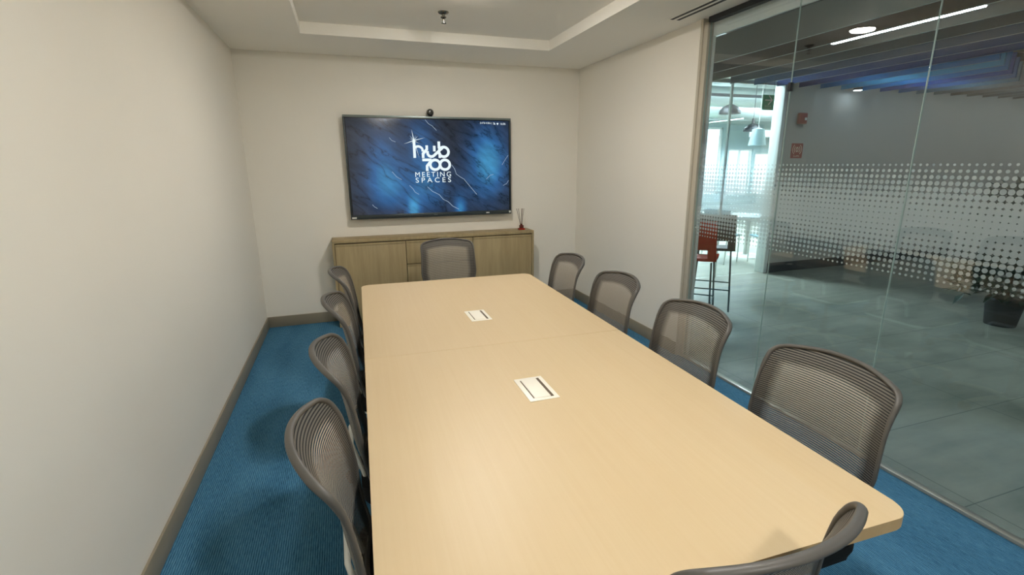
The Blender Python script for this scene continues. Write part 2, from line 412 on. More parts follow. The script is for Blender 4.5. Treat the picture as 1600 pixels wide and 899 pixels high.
# logo on the screen (units u: x right, y down, as drawn on the display)
def LG(u, v, e=0): return (1.5575+(u-150)*.000734, TY-.0012-e*.0002, 1.838-(v-190)*.00071)
wv = 38*.00072
def arc(cx, cy, r, a0, a1, n=20): return [LG(cx+r*math.cos(math.radians(a0+(a1-a0)*i/n)), cy+r*math.sin(math.radians(a0+(a1-a0)*i/n))) for i in range(n+1)]
lg = MB()
lg.ribbon([LG(160, 175), LG(160, 420)], wv)
lg.ribbon(arc(213, 322, 62, 222, 352, 16) + [LG(272, 332)], wv*.85)
lg.ribbon([LG(277, 422), LG(277, 362), LG(333, 300), LG(333, 245)], wv)
lg.ribbon([LG(340, 325)] + arc(393, 350, 52, 190, 45, 12)[1:] + [LG(560, 272)], wv)
lg.ribbon([LG(438, 250), LG(438, 330)], wv*.95)
lg.ribbon([LG(505, 190), LG(505, 290)], wv); lg.ribbon([LG(512, 350), LG(512, 422)], wv)
lg.ribbon(arc(570, 336, 68, 0, 351, 40), wv, closed=True)
lg.ribbon([LG(262, 448), LG(392, 448)], wv); lg.ribbon([LG(388, 458), LG(325, 535), LG(325, 606)], wv)
lg.ribbon(arc(440, 518, 69, 0, 351, 40), wv, closed=True); lg.ribbon(arc(580, 518, 69, 0, 351, 40), wv, closed=True)
lg.build('logo', M['logo'], tv, smooth=0, world=True)
st = MB(); c0 = (160, 180)
for (a, b, w) in ((135, 25, 14), (228, 440, 9), (20, 228, 11), (318, 138, 11), (105, 110, 7), (222, 112, 7), (98, 150, 6), (240, 225, 7), (190, 105, 5), (120, 225, 5)):
    dx, dy = a-c0[0], b-c0[1]; L = math.hypot(dx, dy); nx, ny = -dy/L*w/2, dx/L*w/2
    vs = [st.bm.verts.new(LG(*p, 1)) for p in ((c0[0]+nx, c0[1]+ny), (a, b), (c0[0]-nx, c0[1]-ny))]; st.bm.faces.new(vs)
st.build('star_glint', M['logo'], tv, smooth=0, world=True)
gm = emit('pale_crack_light', (.55, .72, .9, 1), .6)
for P, w_ in ((((1.688, 2.05), (1.72, 2.01), (1.757, 1.99), (1.80, 1.946)), .004), (((1.946, 1.602), (1.975, 1.56), (1.99, 1.51), (2.03, 1.48), (2.072, 1.455), (2.13, 1.385), (2.209, 1.291)), .005),
             (((1.496, 1.40), (1.53, 1.365), (1.55, 1.33), (1.59, 1.307)), .0045), (((1.68, 1.383), (1.73, 1.335), (1.80, 1.30), (1.84, 1.25), (1.89, 1.225), (1.94, 1.175), (2.006, 1.14)), .005),
             (((2.32, 1.451), (2.36, 1.49), (2.40, 1.50)), .004), (((2.508, 1.38), (2.55, 1.40), (2.572, 1.433)), .004), (((1.322, 1.872), (1.345, 1.845), (1.382, 1.83)), .004), (((1.113, 1.217), (1.13, 1.195), (1.16, 1.176)), .004), (((2.50, 1.60), (2.54, 1.66), (2.57, 1.70)), .004), (((1.33, 1.54), (1.37, 1.49), (1.42, 1.46)), .004)):
    b = MB(); b.ribbon([(x, TY-.0008, z) for x, z in P], w_); b.build('pale_crack_line', gm, tv, smooth=0, world=True)
def tvtext(body, x, z, w, h, name='lettering', sp=1.0, bold=.0):
    return text_mesh(body, .06, name, M['logo'], tv, Vector((x, TY-.0014, z))-tv.location, spacing=sp, bold=bold, width=w, height=h)
tvtext('MEETING', 1.561, 1.484, .372, .050, sp=1.35); tvtext('SPACES', 1.562, 1.427, .370, .050, sp=1.5)
tvtext('SHTB-H3BU |', 2.262, 2.014, .13, .022, 'status_text'); tvtext('16:06', 2.487, 2.012, .055, .021, 'status_text')
ic = MB()
for r in (.006, .013, .02): ic.ribbon([(2.408+r*math.cos(a*PI/16), TY-.0014, 2.013+r*math.sin(a*PI/16)) for a in range(0, 9)], .004)
ic.build('cast_icon', M['logo'], tv, smooth=0, world=True)
ic = MB(); vs = [ic.bm.verts.new((2.454+.016*math.cos(a), TY-.0014, 2.010+.022*math.sin(a))) for a in [PI*.25+PI*.5*i/8 for i in range(9)]]; vs.append(ic.bm.verts.new((2.454, TY-.0014, 2.008))); ic.bm.faces.new(vs)
ic.build('wireless_icon', M['logo'], tv, smooth=0, world=True)
# webcam
cam_t = thing('webcam', 'small round dark webcam sitting on top of the display', 'webcam', (1.745, 5.205, TVZ1))
MB().lathe([(.0, .0), (.018, .0), (.02, .004), (.012, .008)], n=20).build('foot', M['dark'], cam_t)
b = MB(); t = bmesh.new(); bmesh.ops.create_uvsphere(t, u_segments=24, v_segments=16, radius=.036); b.add(t, Matrix.Translation((0, 0, .038))); b.build('body', plain('dark_bronze_plastic', '#2c2722', .3, 0, .05), cam_t)
b = MB(); b.lathe([(.022, 0), (.022, .008), (.016, .010)], n=24); bmesh.ops.rotate(b.bm, verts=b.bm.verts, cent=(0, 0, 0), matrix=Matrix.Rotation(PI/2, 3, 'X')); bmesh.ops.translate(b.bm, verts=b.bm.verts, vec=(0, -.028, .038)); b.build('lens', plain('lens_glass', '#3a3a36', .1, 0, .02), cam_t)

# ------------------------------------------------------------------ credenza
CX0, CX1, CY, CZ = .693, 2.81, 5.035, .892
cr = thing('credenza', 'low grey oak credenza with two doors and drawers under the display', 'cabinet', ((CX0+CX1)/2, 5.16, 0))
k = MB(); k.box(CX0, CX1, CY, D-.014, CZ-.032, CZ, .002); k.box(CX0, CX0+.022, CY, D-.014, .0, CZ-.032); k.box(CX1-.022, CX1, CY, D-.014, .0, CZ-.032); k.box(CX0+.022, CX1-.022, CY+.03, D-.014, .05, CZ-.04)
k.box(CX0+.022, CX1-.022, CY+.02, CY+.04, 0, .05)
k.build('carcass', M['oak'], cr, world=True)
MB().box(CX0+.022, CX1-.022, CY+.024, CY+.0295, .05, CZ-.033).build('shadow_gap', M['slot'], cr, world=True)
def front(nm, x0, x1, z0, z1):
    return MB().box(x0, x1, CY+.003, CY+.024, z0, z1, .0015).box(x0, x1, CY-.0005, CY+.006, z1-.022, z1, .0015).build(nm, M['oak'], cr, world=True)
front('door', CX0+.026, 1.402, .055, CZ-.042); front('door', 2.115, CX1-.026, .055, CZ-.042)
front('drawer', 1.408, 2.109, .612, CZ-.042); front('drawer', 1.408, 2.109, .335, .604); front('drawer', 1.408, 2.109, .055, .327)
rd = thing('reed_diffuser', 'small red reed diffuser bottle on the right end of credenza', 'diffuser', (2.70, 5.14, CZ))
MB().box(-.034, .034, -.026, .026, 0, .018, .003).build('red_base', plain('red_liquid', '#8c1f16', .2, 0, .05), rd)
MB().box(-.022, .022, -.018, .018, .018, .052, .004).box(-.011, .011, -.011, .011, .052, .066, .002).build('bottle', plain('amber_glass', '#5e2a22', .12, 0, .05), rd)
for dx, dy in ((-.055, .0), (-.03, .01), (.004, -.004), (.014, .006), (.03, .0)):
    MB().tube([(dx*.1, dy*.1, .03), (dx, dy, .235)], .0022, 6).build('reed', plain('dark_reed', '#4a3526', .8), rd)

# ------------------------------------------------------------------ conference table
TBX, TBY, TW, TL, TZ = 1.527, 2.172, .653, 1.487, .74
tb = thing('conference_table', 'long pale maple conference table with two white power hatches', 'table', (TBX, TBY, 0), -.0255)
def rrect(x0, x1, y0, y1, r, corners):
    P = []
    for (cx, cy, a0, on) in ((x1-r, y1-r, 0, corners[0]), (x0+r, y1-r, 90, corners[1]), (x0+r, y0+r, 180, corners[2]), (x1-r, y0+r, 270, corners[3])):
        if on: P += [(cx+r*math.cos(math.radians(a0+90*i/8)), cy+r*math.sin(math.radians(a0+90*i/8))) for i in range(9)]
        else: P.append((x1 if a0 in (0, 270) else x0, y1 if a0 in (0, 90) else y0))
    return P
G = .0012
for nm, y0, y1, cn in (('tabletop', 0, TL, (1, 1, 0, 0)), ('tabletop', -TL, 0, (0, 0, 1, 1))):
    P = rrect(-TW, TW, y0+(G/2 if y0 == 0 else 0), y1-(G/2 if y1 == 0 else 0), .055, cn)
    o = MB().prism(P, TZ-.034, TZ, .002).build(nm, M['table'], tb, smooth=0)
    o.data.materials.append(M['table_edge'])
    for p in o.data.polygons:
        if abs(p.normal.z) < .3: p.material_index = 1
for sy in (-.65, .65):
    MB().box(-.09, .09, sy-.18, sy+.18, .02, TZ-.07, .006).build('pedestal', M['metal_grey'], tb)
    MB().box(-.14, .14, sy-.22, sy+.22, 0, .02, .004).build('foot_plate', M['metal_grey'], tb)
MB().box(-.03, .03, -1.36, 1.36, TZ-.074, TZ-.034).box(-.55, .55, -1.36, -1.31, TZ-.074, TZ-.034).box(-.55, .55, 1.31, 1.36, TZ-.074, TZ-.034).box(-.55, .55, -.03, .03, TZ-.074, TZ-.034).build('under_frame', M['dark'], tb)
def hatch(cx, cy):
    # world point on the table -> table frame
    d = Vector((cx-TBX, cy-TBY, 0)); d.rotate(Matrix.Rotation(.0255, 3, 'Z'))
    h = MB().box(-.060, .060, -.101, .101, 0, .0025, .001).build('power_hatch', M['module'], tb); h.location = (d.x, d.y, TZ); h.rotation_euler.z = .02; h['label'] = 'white power hatch set in the tabletop'
    MB().box(-.034, .030, -.082, .082, .002, .0045, .001).build('lid', M['module'], h)
    MB().box(.030, .042, -.084, .084, .0024, .0034).build('brush_slot', M['slot'], h)
    MB().box(-.040, -.0355, -.080, .080, .0024, .0031).build('lid_gap', M['slot'], h)
hatch(1.535, 2.66); hatch(1.5035, 1.648)

# ------------------------------------------------------------------ chairs
ZB, ZT = .50, .972
def side_w(z):
    k = (z-ZB)/(ZT-ZB)
    return .186 + .050*(k/.42)**.8 if k < .42 else .236 - .014*((k-.42)/.58)
def arch(x): return ZT - .030*(x/.236)**2
def outline():
    """right half of the back's outline in (x, z), bottom centre to top centre"""
    P = [(.186*i/8, ZB) for i in range(7)]
    c = [(.150, ZB), (.188, ZB), (side_w(ZB+.04), ZB+.04)]
    P += [((1-t)**2*c[0][0]+2*t*(1-t)*c[1][0]+t*t*c[2][0], (1-t)**2*c[0][1]+2*t*(1-t)*c[1][1]+t*t*c[2][1]) for t in [i/6 for i in range(1, 7)]]
    zc = .912
    P += [(side_w(ZB+.04+(zc-ZB-.04)*i/18), ZB+.04+(zc-ZB-.04)*i/18) for i in range(1, 19)]
    c = [(side_w(zc), zc), (side_w(.94), arch(.222)+.002), (.183, arch(.183))]
    P += [((1-t)**2*c[0][0]+2*t*(1-t)*c[1][0]+t*t*c[2][0], (1-t)**2*c[0][1]+2*t*(1-t)*c[1][1]+t*t*c[2][1]) for t in [i/12 for i in range(1, 13)]]
    P += [(.183*(1-i/10), arch(.183*(1-i/10))) for i in range(1, 11)]
    return P
OUT = outline()
def out_w(z):
    best = 0
    for (x0, z0), (x1, z1) in zip(OUT, OUT[1:]):
        if min(z0, z1)-1e-9 <= z <= max(z0, z1)+1e-9:
            k = 0 if abs(z1-z0) < 1e-9 else (z-z0)/(z1-z0)
            best = max(best, x0+(x1-x0)*k, (x1 if abs(z1-z0) < 1e-9 else 0))
    return best
PROF = [(.50, -.190), (.56, -.213), (.62, -.230), (.70, -.243), (.78, -.254), (.85, -.268), (.90, -.286), (.94, -.312), (.975, -.345), (1.0, -.37)]
def prof_y(z):
    z = min(max(z, PROF[0][0]), PROF[-1][0])
    for (a, ya), (b, yb) in zip(PROF, PROF[1:]):
        if z <= b:
            # cosine-free cubic blend through neighbours
            return ya+(yb-ya)*(z-a)/(b-a)
    return PROF[-1][1]
def surf(x, z):
    zz = sum(prof_y(z+d) for d in (-.03, -.015, 0, .015, .03))/5
    k = (z-ZB)/(ZT-ZB)
    return Vector((x, zz + (.035+.018*k)*(x/.236)**2, z))
def make_chair():
    t = thing('task_chair', 'x', 'chair')
    # mesh panel with denser border
    m = MB(); N, V = 28, 60
    def fn(a, b):
        z = ZB+.004+(ZT-.006-ZB-.004)*b; w = max(out_w(z)-.003, .002); x = (a*2-1)*w
        return surf(x, z), (a*2-1, z)
    m.sheet(fn, N, V)
    o = m.build('mesh_back', M['mesh'], t, smooth=180)
    at = o.data.attributes.new('border', 'FLOAT', 'POINT')
    for v in o.data.vertices:
        x, z = abs(v.co.x), v.co.z
        d = min(side_w(min(z, .94))-.052-x, arch(x)-.058-z)
        at.data[v.index].value = min(1, max(0, .5-d*60))
    # frame: closed loop along the outline, thin from the front, deeper from the side, heavier along the top
    path2 = OUT + [(-x, z) for x, z in reversed(OUT[1:-1])]
    rr = [.0052+.0026*max(0, min(1, (z-.84)/.06)) for x, z in path2]
    MB().tube([surf(x, z) for x, z in path2], rr, 12, closed=True, flat=1.35, up=(0, 1, .25)).build('back_frame', M['chair_frame'], t, smooth=60)
    # white loop bracket behind the back
    def loop(x, z): return (x, surf(0, z).y-.006-.02*(1-abs(x)/.1), z)
    R_ = .035; ring = []
    for (cx, cz, a0) in ((.10-R_, .61-R_, 0), (-.10+R_, .61-R_, 90), (-.10+R_, .44+R_, 180), (.10-R_, .44+R_, 270)):
        for k in range(6): a = math.radians(a0+18*k); ring.append(loop(cx+R_*math.cos(a), max(cz+R_*math.sin(a), .44)) if True else None)
    b = MB(); b.tube(ring, .0085, 10, closed=True)
    for sx in (-1, 1): b.tube([(sx*.06, -.02, .418), (sx*.06, -.12, .415), (sx*.06, -.18, .425), loop(sx*.06, .442)], .0085, 10)
    b.build('back_bracket', M['white_plastic'], t, smooth=60)
    # seat
    P = rrect(-.24, .24, -.215, .25, .075, (1, 1, 1, 1))
    MB().prism(P, .445, .492, .016).build('seat', M['seat'], t, smooth=50)
    P = rrect(-.225, .225, -.20, .235, .07, (1, 1, 1, 1))
    MB().prism(P, .425, .447, .006).build('seat_shell', M['white_plastic'], t, smooth=50)
    MB().box(-.09, .09, -.10, .10, .375, .426, .01).build('mechanism', M['dark'], t)
    MB().tube([(.09, .03, .40), (.21, .03, .398)], .006, 8).build('lever', M['dark'], t)
    MB().lathe([(.014, .376), (.014, .25), (.026, .248), (.026, .10), (.036, .098), (.04, .075), (.036, .062)], n=20).build('gas_lift', M['dark'], t)
    for k in range(5):
        a = math.radians(72*k); d = Vector((math.cos(a), math.sin(a), 0)); n = Vector((-d.y, d.x, 0))
        s = MB().tube([d*.025+Vector((0, 0, .082)), d*.12+Vector((0, 0, .085)), d*.22+Vector((0, 0, .075)), d*.285+Vector((0, 0, .066)), d*.305+Vector((0, 0, .064))], [.024, .021, .017, .015, .010], 10, flat=.62)
        leg = s.build('leg', M['base_grey'], t, smooth=60)
        cs = MB()
        for sg in (-1, 1):
            w = bmesh.new(); bmesh.ops.create_cone(w, cap_ends=True, segments=18, radius1=.028, radius2=.028, depth=.019)
            bmesh.ops.bevel(w, geom=[e for e in w.edges if abs((e.verts[0].co-e.verts[1].co).z) < 1e-5], offset=.004, segments=2, affect='EDGES')
            Mx = Matrix.Translation(d*.298+n*sg*.014+Vector((0, 0, .0285))) @ Matrix(((d.x, 0, n.x, 0), (d.y, 0, n.y, 0), (0, 1, 0, 0), (0, 0, 0, 1)))
            cs.add(w, Mx)
        cs.tube([d*.292+Vector((0, 0, .03)), d*.292+Vector((0, 0, .062))], .007, 8)
        cs.build('caster', M['dark'], leg, smooth=40)
    return t
chair = make_chair()
SPOTS = [   # x, y, heading (0 = facing the display, seat front towards +y)
    (1.017, 1.19, -PI/2+.02, 'grey mesh task chair on the table left side, closest to the camera'),
    (1.037, 1.765, -PI/2, 'grey mesh task chair on the left side, second from the camera'),
    (1.050, 2.46, -PI/2-.03, 'grey mesh task chair on the left side, third from the camera'),
    (1.065, 3.16, -PI/2-.02, 'grey mesh task chair on the left side, nearest the credenza'),
    (2.040, 1.070, PI/2, 'grey mesh task chair on the table right side, closest to the camera'),
    (2.038, 1.735, PI/2-.03, 'grey mesh task chair on the right side, second from the camera, before the red stool'),
    (2.045, 2.42, PI/2-.03, 'grey mesh task chair on the right side, third from the camera'),
    (2.050, 3.09, PI/2-.05, 'grey mesh task chair on the right side, farthest from the camera'),
    (1.650, 3.885, PI-.03, 'grey mesh task chair at the table far end in front of the credenza'),
    (1.528, .820, .07, 'grey mesh task chair at the near table end, cut by the lower frame edge'),
]
for i, (x, y, rz, lab) in enumerate(SPOTS):
    o = chair if i == 0 else copy_tree(chair)
    o.location = (x, y, 0); o.rotation_euler = (0, 0, rz); o['label'] = lab; o['group'] = 'mesh task chairs round the conference table'
    if i == 9:
        for ch in o.children:
            if ch.name.startswith('leg'): ch.rotation_euler.z = math.radians(36)      # swivelled base

# ------------------------------------------------------------------ corridor beyond the glass
XO, YO, ZO = W+.03, 5.55, 3.2
struct('floor_corridor', MB().box(XO, 14.2, -4, 13, -.05, -.001), tiles(), 'polished grey tile floor beyond the glass')
M['cwall'] = wall_paint('grey_white_corridor_paint', '#b3b2ab')
M['white'] = wall_paint('white_paint', '#e6ebe8')
struct('wall_corridor', MB().box(6.74, 14.2, YO, YO+.14, 0, ZO), M['cwall'], 'grey white corridor wall across from the glass')
struct('trim_5', MB().box(6.685, 6.745, YO-.012, YO+.16, 0, ZO, .003), M['white'], 'white end post of the corridor wall')
struct('baseboard_corridor', MB().box(6.745, 14.2, YO-.014, YO, 0, .14), plain('dark_grey_skirting', '#4a4c4c', .5))
struct('wall_corridor_end', MB().box(14.2, 14.34, -4, 13, 0, ZO), M['cwall'])
struct('wall_corridor_rear', MB().box(XO, 14.2, -4.14, -4, 0, ZO), M['cwall'])
struct('ceiling_corridor', MB().box(XO, 14.2, -4, YO, ZO, ZO+.05), plain('dark_slab_paint', '#2c2d2e', .9), 'dark painted slab above the baffles')
struct('wall_room_outside', MB().box(W+.12, W+.14, JY+.07, YO, 0, ZO).box(XO+.01, W+.14, -4, YR, 0, ZO), M['cwall'])
struct('wall_office_left', MB().box(W+.0, W+.14, YO, 13, 0, ZO), M['white'])
BF = ['#686761', '#46403a', '#5a554d', '#48545a', '#38506c', '#2c4676', '#26386a', '#3672ae', '#4794be', '#387cba', '#2a509a', '#3a66a0', '#4f7285', '#5d6468', '#4f4a45', '#5b5a58', '#4e5052', '#5a5c5e', '#4a4b4d', '#565759', '#4c4d50', '#58595b']
NM = ['mid grey', 'dark brown grey', 'warm grey', 'slate grey', 'slate blue', 'navy', 'dark navy', 'mid blue', 'light blue', 'bright blue', 'royal blue', 'steel blue', 'grey blue', 'pale slate', 'brown grey', 'ash grey', 'charcoal', 'stone grey', 'dark charcoal', 'grey', 'dull grey', 'light grey']
ORD = ['first', 'second', 'third', 'fourth', 'fifth', 'sixth', 'seventh', 'eighth', 'ninth', 'tenth', 'eleventh', 'twelfth', 'thirteenth', 'fourteenth', 'fifteenth', 'sixteenth', 'seventeenth', 'eighteenth', 'nineteenth', 'twentieth', 'twenty first', 'twenty second']
def felt(col):
    t = NT('felt_'+col[1:]); c = srgb(col)
    n = t.noise(t.coord('Object', (1, 90, 90)), 1, 4, .7)
    return t.end(t.bsdf(t.mix(n, tuple(x*.7 for x in c[:3])+(1,), tuple(x*1.25 for x in c[:3])+(1,)), .95, 0, .15))
M['edge'] = plain('felt_edge_painted_light', '#9fa9a8', .9, 0, .05)  # lighter colour paints the light caught along the baffles' bottom edges
for i in range(22):
    x = 4.56 + .39*i
    y0 = -3.6
    if 7 <= i <= 12: y0 = 3.5 + .16*(i-7)
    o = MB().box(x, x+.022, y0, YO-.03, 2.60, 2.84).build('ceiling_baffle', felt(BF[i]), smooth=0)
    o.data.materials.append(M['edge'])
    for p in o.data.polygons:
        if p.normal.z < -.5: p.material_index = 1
    tag(o, '%s felt ceiling baffle, %s from the glass' % (NM[i], ORD[i]), 'ceiling baffle', 'felt baffles hanging in the corridor')
    for yy in (max(y0+.3, .3), 4.6): MB().tube([(x+.011, yy, 2.84), (x+.011, yy, ZO)], .003, 6).build('hanger', M['metal_grey'], o)
M['strip'] = emit('strip_lens', (.72, .92, 1, 1), 110.0)
def linear(lab, x, y):
    t = thing('linear_light', lab, 'ceiling light', (x, y, 2.60), 0, 'linear lights between the baffles')
    MB().box(-.02, .02, -.56, .56, .006, .05).build('profile', M['alu'], t); MB().box(-.014, .014, -.55, .55, 0, .0065).build('lens', M['strip'], t)
    for yy in (-.4, .4): MB().tube([(0, yy, .05), (0, yy, .6)], .003, 6).build('hanger', M['metal_grey'], t)
linear('thin bright linear ceiling light running between the grey baffles', 5.005, 2.95)
for x, y in ((5.005, -.6), (7.05, -.2), (8.6, .3), (9.8, 1.0)): linear('added linear light between baffles, out of view, brightening the corridor', x, y)  # extra lights added out of view to lift the dark corridor
M['spot0'] = emit('spot_lens', (.75, .9, 1, 1), 22); M['spot'] = emit('added_washer_lens', (.74, .92, 1, 1), 22)
t = thing('spot_lamp', 'small bright spot lamp among the blue baffles by the wall', 'ceiling light', (7.86, 5.40, 2.585))
MB().lathe([(.03, 0), (.055, .0), (.055, .10), (.03, .12), (.008, .125), (.008, .6)], n=20).build('housing', M['metal_grey'], t)
MB().lathe([(.05, -.004), (.05, -.001)], n=20).build('lens', M['spot0'], t)

t = thing('added_wall_washer', 'added unseen linear washer above the baffles, brightening the corridor wall', 'ceiling light', (10.4, 4.85, 2.93))  # added out of sight to brighten the corridor wall evenly
MB().box(-3.4, 3.4, -.05, .05, 0, .06).build('profile', M['metal_grey'], t); MB().box(-3.38, 3.38, -.035, .035, -.004, .002).build('lens', M['spot'], t)
for xx in (-3, 0, 3): MB().tube([(xx, 0, .06), (xx, 0, .27)], .003, 6).build('hanger', M['metal_grey'], t)
# exit sign, strobe and alarm sign
GREEN = plain('green_sign', '#2fae7e', .5, 0, .03); SW = emit('unused', (1, 1, 1, 1), 0) if False else plain('sign_white', '#dff0e6', .5)
t = thing('exit_sign', 'green hanging exit sign with a white arrow', 'sign', (5.955, 5.08, 2.238), -.0)
MB().box(-.09, .09, 0, .006, 0, .18).build('plate', GREEN, t)
a = MB(); a.ribbon([(-.055, -.001, .118), (.052, -.001, .118)], .014); a.ribbon([(.0, -.001, .172), (.055, -.001, .118), (.0, -.001, .064)], .014); a.build('arrow', SW, t, smooth=0)
text_mesh('RUTA DE', .03, 'lettering', SW, t, (-.05, -.001, .038), width=.10, height=.016); text_mesh('EVACUACIÓN', .03, 'lettering', SW, t, (-.072, -.001, .012), width=.144, height=.018)
for dx in (-.07, .07): MB().tube([(dx, .003, .18), (dx, .003, ZO-2.24)], .0015, 6).build('wire', M['metal_grey'], t)
RED = plain('red_plastic', '#861a14', .4, 0, .04); 
t = thing('alarm_strobe', 'red alarm strobe high on the corridor wall', 'alarm', (7.04, YO, 2.125))
MB().box(-.075, .075, -.05, 0, 0, .15, .014, 3).build('body', RED, t); MB().box(.02, .055, -.058, -.048, .05, .085, .004).build('lens', M['white_plastic'], t)
t = thing('alarm_sign', 'red alarm sign with white sound wave arcs on the corridor wall', 'sign', (7.04, YO, 1.66))
MB().box(-.105, .105, -.006, 0, 0, .205).build('plate', plain('red_sign', '#93271c', .5, 0, .03), t)
IV = plain('sign_ivory', '#e8d2bd', .5); w = MB(); cz = .12
for r, hw in ((.052, .010), (.082, .010)):
    for s in (0, PI): w.ribbon([(r*math.cos(s+k), -.007, cz+r*.95*math.sin(s+k)) for k in [(-.9+1.8*i/12) for i in range(13)]], hw)
w.ribbon([(.018*math.cos(k), -.007, cz+.03*math.sin(k)) for k in [2*PI*i/20 for i in range(20)]], .012, closed=True); w.build('sound_waves', IV, t, smooth=0)
text_mesh('ALARMA', .03, 'lettering', IV, t, (-.055, -.007, .018), width=.11, height=.022)

# stools
def stool(name_label, loc, rz, shell, leg):
    t = thing('counter_stool', name_label, 'stool', loc, rz)
    s = MB()
    def fn(a, b):
        u = a*2-1
        if b < .5:
            k = b/.5; return Vector((u*.215, .20-.36*k, .665-.015*math.sin(k*PI)+.02*u*u)), (u, b)
        k = (b-.5)/.5
        return Vector((u*(.215-.02*k), -.16-.05*k-.02*math.sin(k*PI)+.03*u*u, .665+.40*k)), (u, b)
    s.sheet(fn, 16, 28)
    # opening low in the backrest
    fs = [f for f in s.bm.faces if abs(f.calc_center_median().x) < .13 and .70 < f.calc_center_median().z < .78]
    bmesh.ops.delete(s.bm, geom=fs, context='FACES')
    o = s.build('shell', shell, t, smooth=60)
    md = o.modifiers.new('thickness', 'SOLIDIFY'); md.thickness = .012
    for sx in (-1, 1):
        for y0, y1 in ((.15, .21), (-.14, -.22)):
            MB().tube([(sx*.17, y0, .655), (sx*.205, y1, .0)], .009, 8).build('leg', leg, t)
    q = [(.195, .20, .24), (.195, -.205, .24), (-.195, -.205, .24), (-.195, .20, .24)]
    MB().tube(q, .007, 8, closed=True).build('footrest', leg, t)
    return t
LEGM = plain('grey_blue_steel', '#5b6668', .35, .6, .03)
stool('red plastic counter stool beyond the glass beside the room wall', (4.17, 4.02, 0), -.8, plain('red_shell', '#b5301c', .4, 0, .03), LEGM)
stool('dark grey counter stool beyond the glass behind the red one', (4.76, 4.42, 0), -.75, plain('grey_shell', '#4c4a47', .5, 0, .04), LEGM)

# potted shrub at the right edge
t = thing('potted_shrub', 'dark green leafy shrub in a dark planter at the right edge beyond the glass', 'plant', (7.0, 2.85, 0))
MB().lathe([(.12, 0), (.15, .26), (.135, .28), (.13, .25)], n=28).build('planter', plain('charcoal_planter', '#2a2c2c', .6), t)
lf = MB()
for k in range(1100):
    a = random.random()*2*PI; r = math.sqrt(random.random())*.40; z = .3+random.random()*1.05
    r *= (1-.45*max(0, (z-1.0)/.35)); p = Vector((r*math.cos(a), r*math.sin(a), z))
    d = Vector((math.cos(a)*.7+random.uniform(-.5, .5), math.sin(a)*.7+random.uniform(-.5, .5), random.uniform(-.4, .8))).normalized(); n = d.cross(Vector((0, 0, 1))).normalized(); L = random.uniform(.09, .17)
    up = n.cross(d)*.012
    v = [lf.bm.verts.new(q) for q in (p, p+d*L*.5+n*L*.22+up, p+d*L, p+d*L*.5-n*L*.22+up)]; lf.bm.faces.new((v[0], v[1], v[2])); lf.bm.faces.new((v[0], v[2], v[3]))
lf.build('leaves', plain('dark_green_leaf', '#1d3527', .5, 0, .25, 9), t, smooth=0)
MB().tube([(0, 0, .22), (.02, 0, .8), (0, .02, 1.15)], [.02, .015, .008], 8).build('stem', plain('bark', '#4a3c2d', .9), t)

# ------------------------------------------------------------------ bright open office behind the corridor
struct('ceiling_office', MB().box(W, 14.2, YO+.14, 13, ZO, ZO+.05), M['white'])
struct('trim_6', MB().box(5.80, 5.822, YO, YO+.03, 0, 2.62).box(W+.14, 6.685, YO, YO+.05, 2.62, 2.67), M['white'], 'white frame of the office glass door')
for i, (a, b) in enumerate(((W+.15, 5.795), (5.827, 6.68))):
    g = MB().box(a, b, YO+.02, YO+.03, .01, 2.615).build('window_%d' % (7+i), M['glass'], smooth=0); g['kind'] = 'structure'
# far wall with openings to the daylight
YF = 11.5; wins = [(9.2, 10.95, .75, 2.55), (11.2, 12.05, .7, 1.98), (12.15, 13.3, .7, 1.88), (11.85, 13.0, 2.28, 2.55)]
xs = sorted({W, 14.2, *[a for w in wins for a in w[:2]]}); zs = sorted({0, ZO, *[a for w in wins for a in w[2:]]})
wl = MB()
for i in range(len(xs)-1):
    for j in range(len(zs)-1):
        mx, mz = (xs[i]+xs[i+1])/2, (zs[j]+zs[j+1])/2
        if not any(w[0] < mx < w[1] and w[2] < mz < w[3] for w in wins): wl.box(xs[i], xs[i+1], YF, YF+.15, zs[j], zs[j+1])
struct('wall_office_far', wl, plain('pale_blue_grey_paint', '#b4c6c8', .7))
for i, (a, b, z0, z1) in enumerate(wins):
    fr = MB(); 
    for p in (a, b-.04, (a+b)/2-.02): fr.box(p, p+.04, YF+.04, YF+.09, z0, z1)
    fr.box(a, b, YF+.04, YF+.09, z0, z0+.04); fr.box(a, b, YF+.04, YF+.09, z1-.04, z1)
    g = fr.build('window_%d' % (9+i), M['white']); g['kind'] = 'structure'
M['olamp'] = emit('added_panel_lens', (.74, .92, 1.0, 1), 230.0)  # panels added in place of daylight to brighten office and corridor
n = 0
for x in (6.2, 8.6, 11.0):
    for y in (6.9, 9.4):
        t = thing('added_light_panel', 'added square light panel standing in for daylight in the far office', 'ceiling light', (x, y, ZO), 0, 'added light panels in the far office ceiling')
        MB().box(-.32, .32, -.32, .32, -.02, 0).build('frame', M['white'], t); MB().box(-.3, .3, -.3, .3, -.022, -.019).build('lens', M['olamp'], t)
SIL = plain('galvanised_duct', '#b8c4c4', .35, .7, .05)
def duct(y, z, r):
    o = MB().tube([(4.0, y, z), (14.0, y, z)], r, 20).build('air_duct', SIL)
    for x in (5, 7.5, 10, 12.5): MB().tube([(x, y, z+r-.01), (x, y, ZO)], .01, 6).build('hanger', M['metal_grey'], o)
    return o
tag(duct(8.75, 2.93, .2), 'round silver duct crossing the far office ceiling, nearer one', 'duct')
tag(duct(10.3, 2.86, .24), 'thick silver duct by the far office windows', 'duct')
tag(MB().tube([(7.0, 4.35, 3.0), (14, 4.35, 3.0)], .05, 12).build('conduit_pipe', plain('galvanised_pipe', '#7d7a70', .5, .4)), 'horizontal pipe under the dark corridor slab above the baffles', 'pipe')
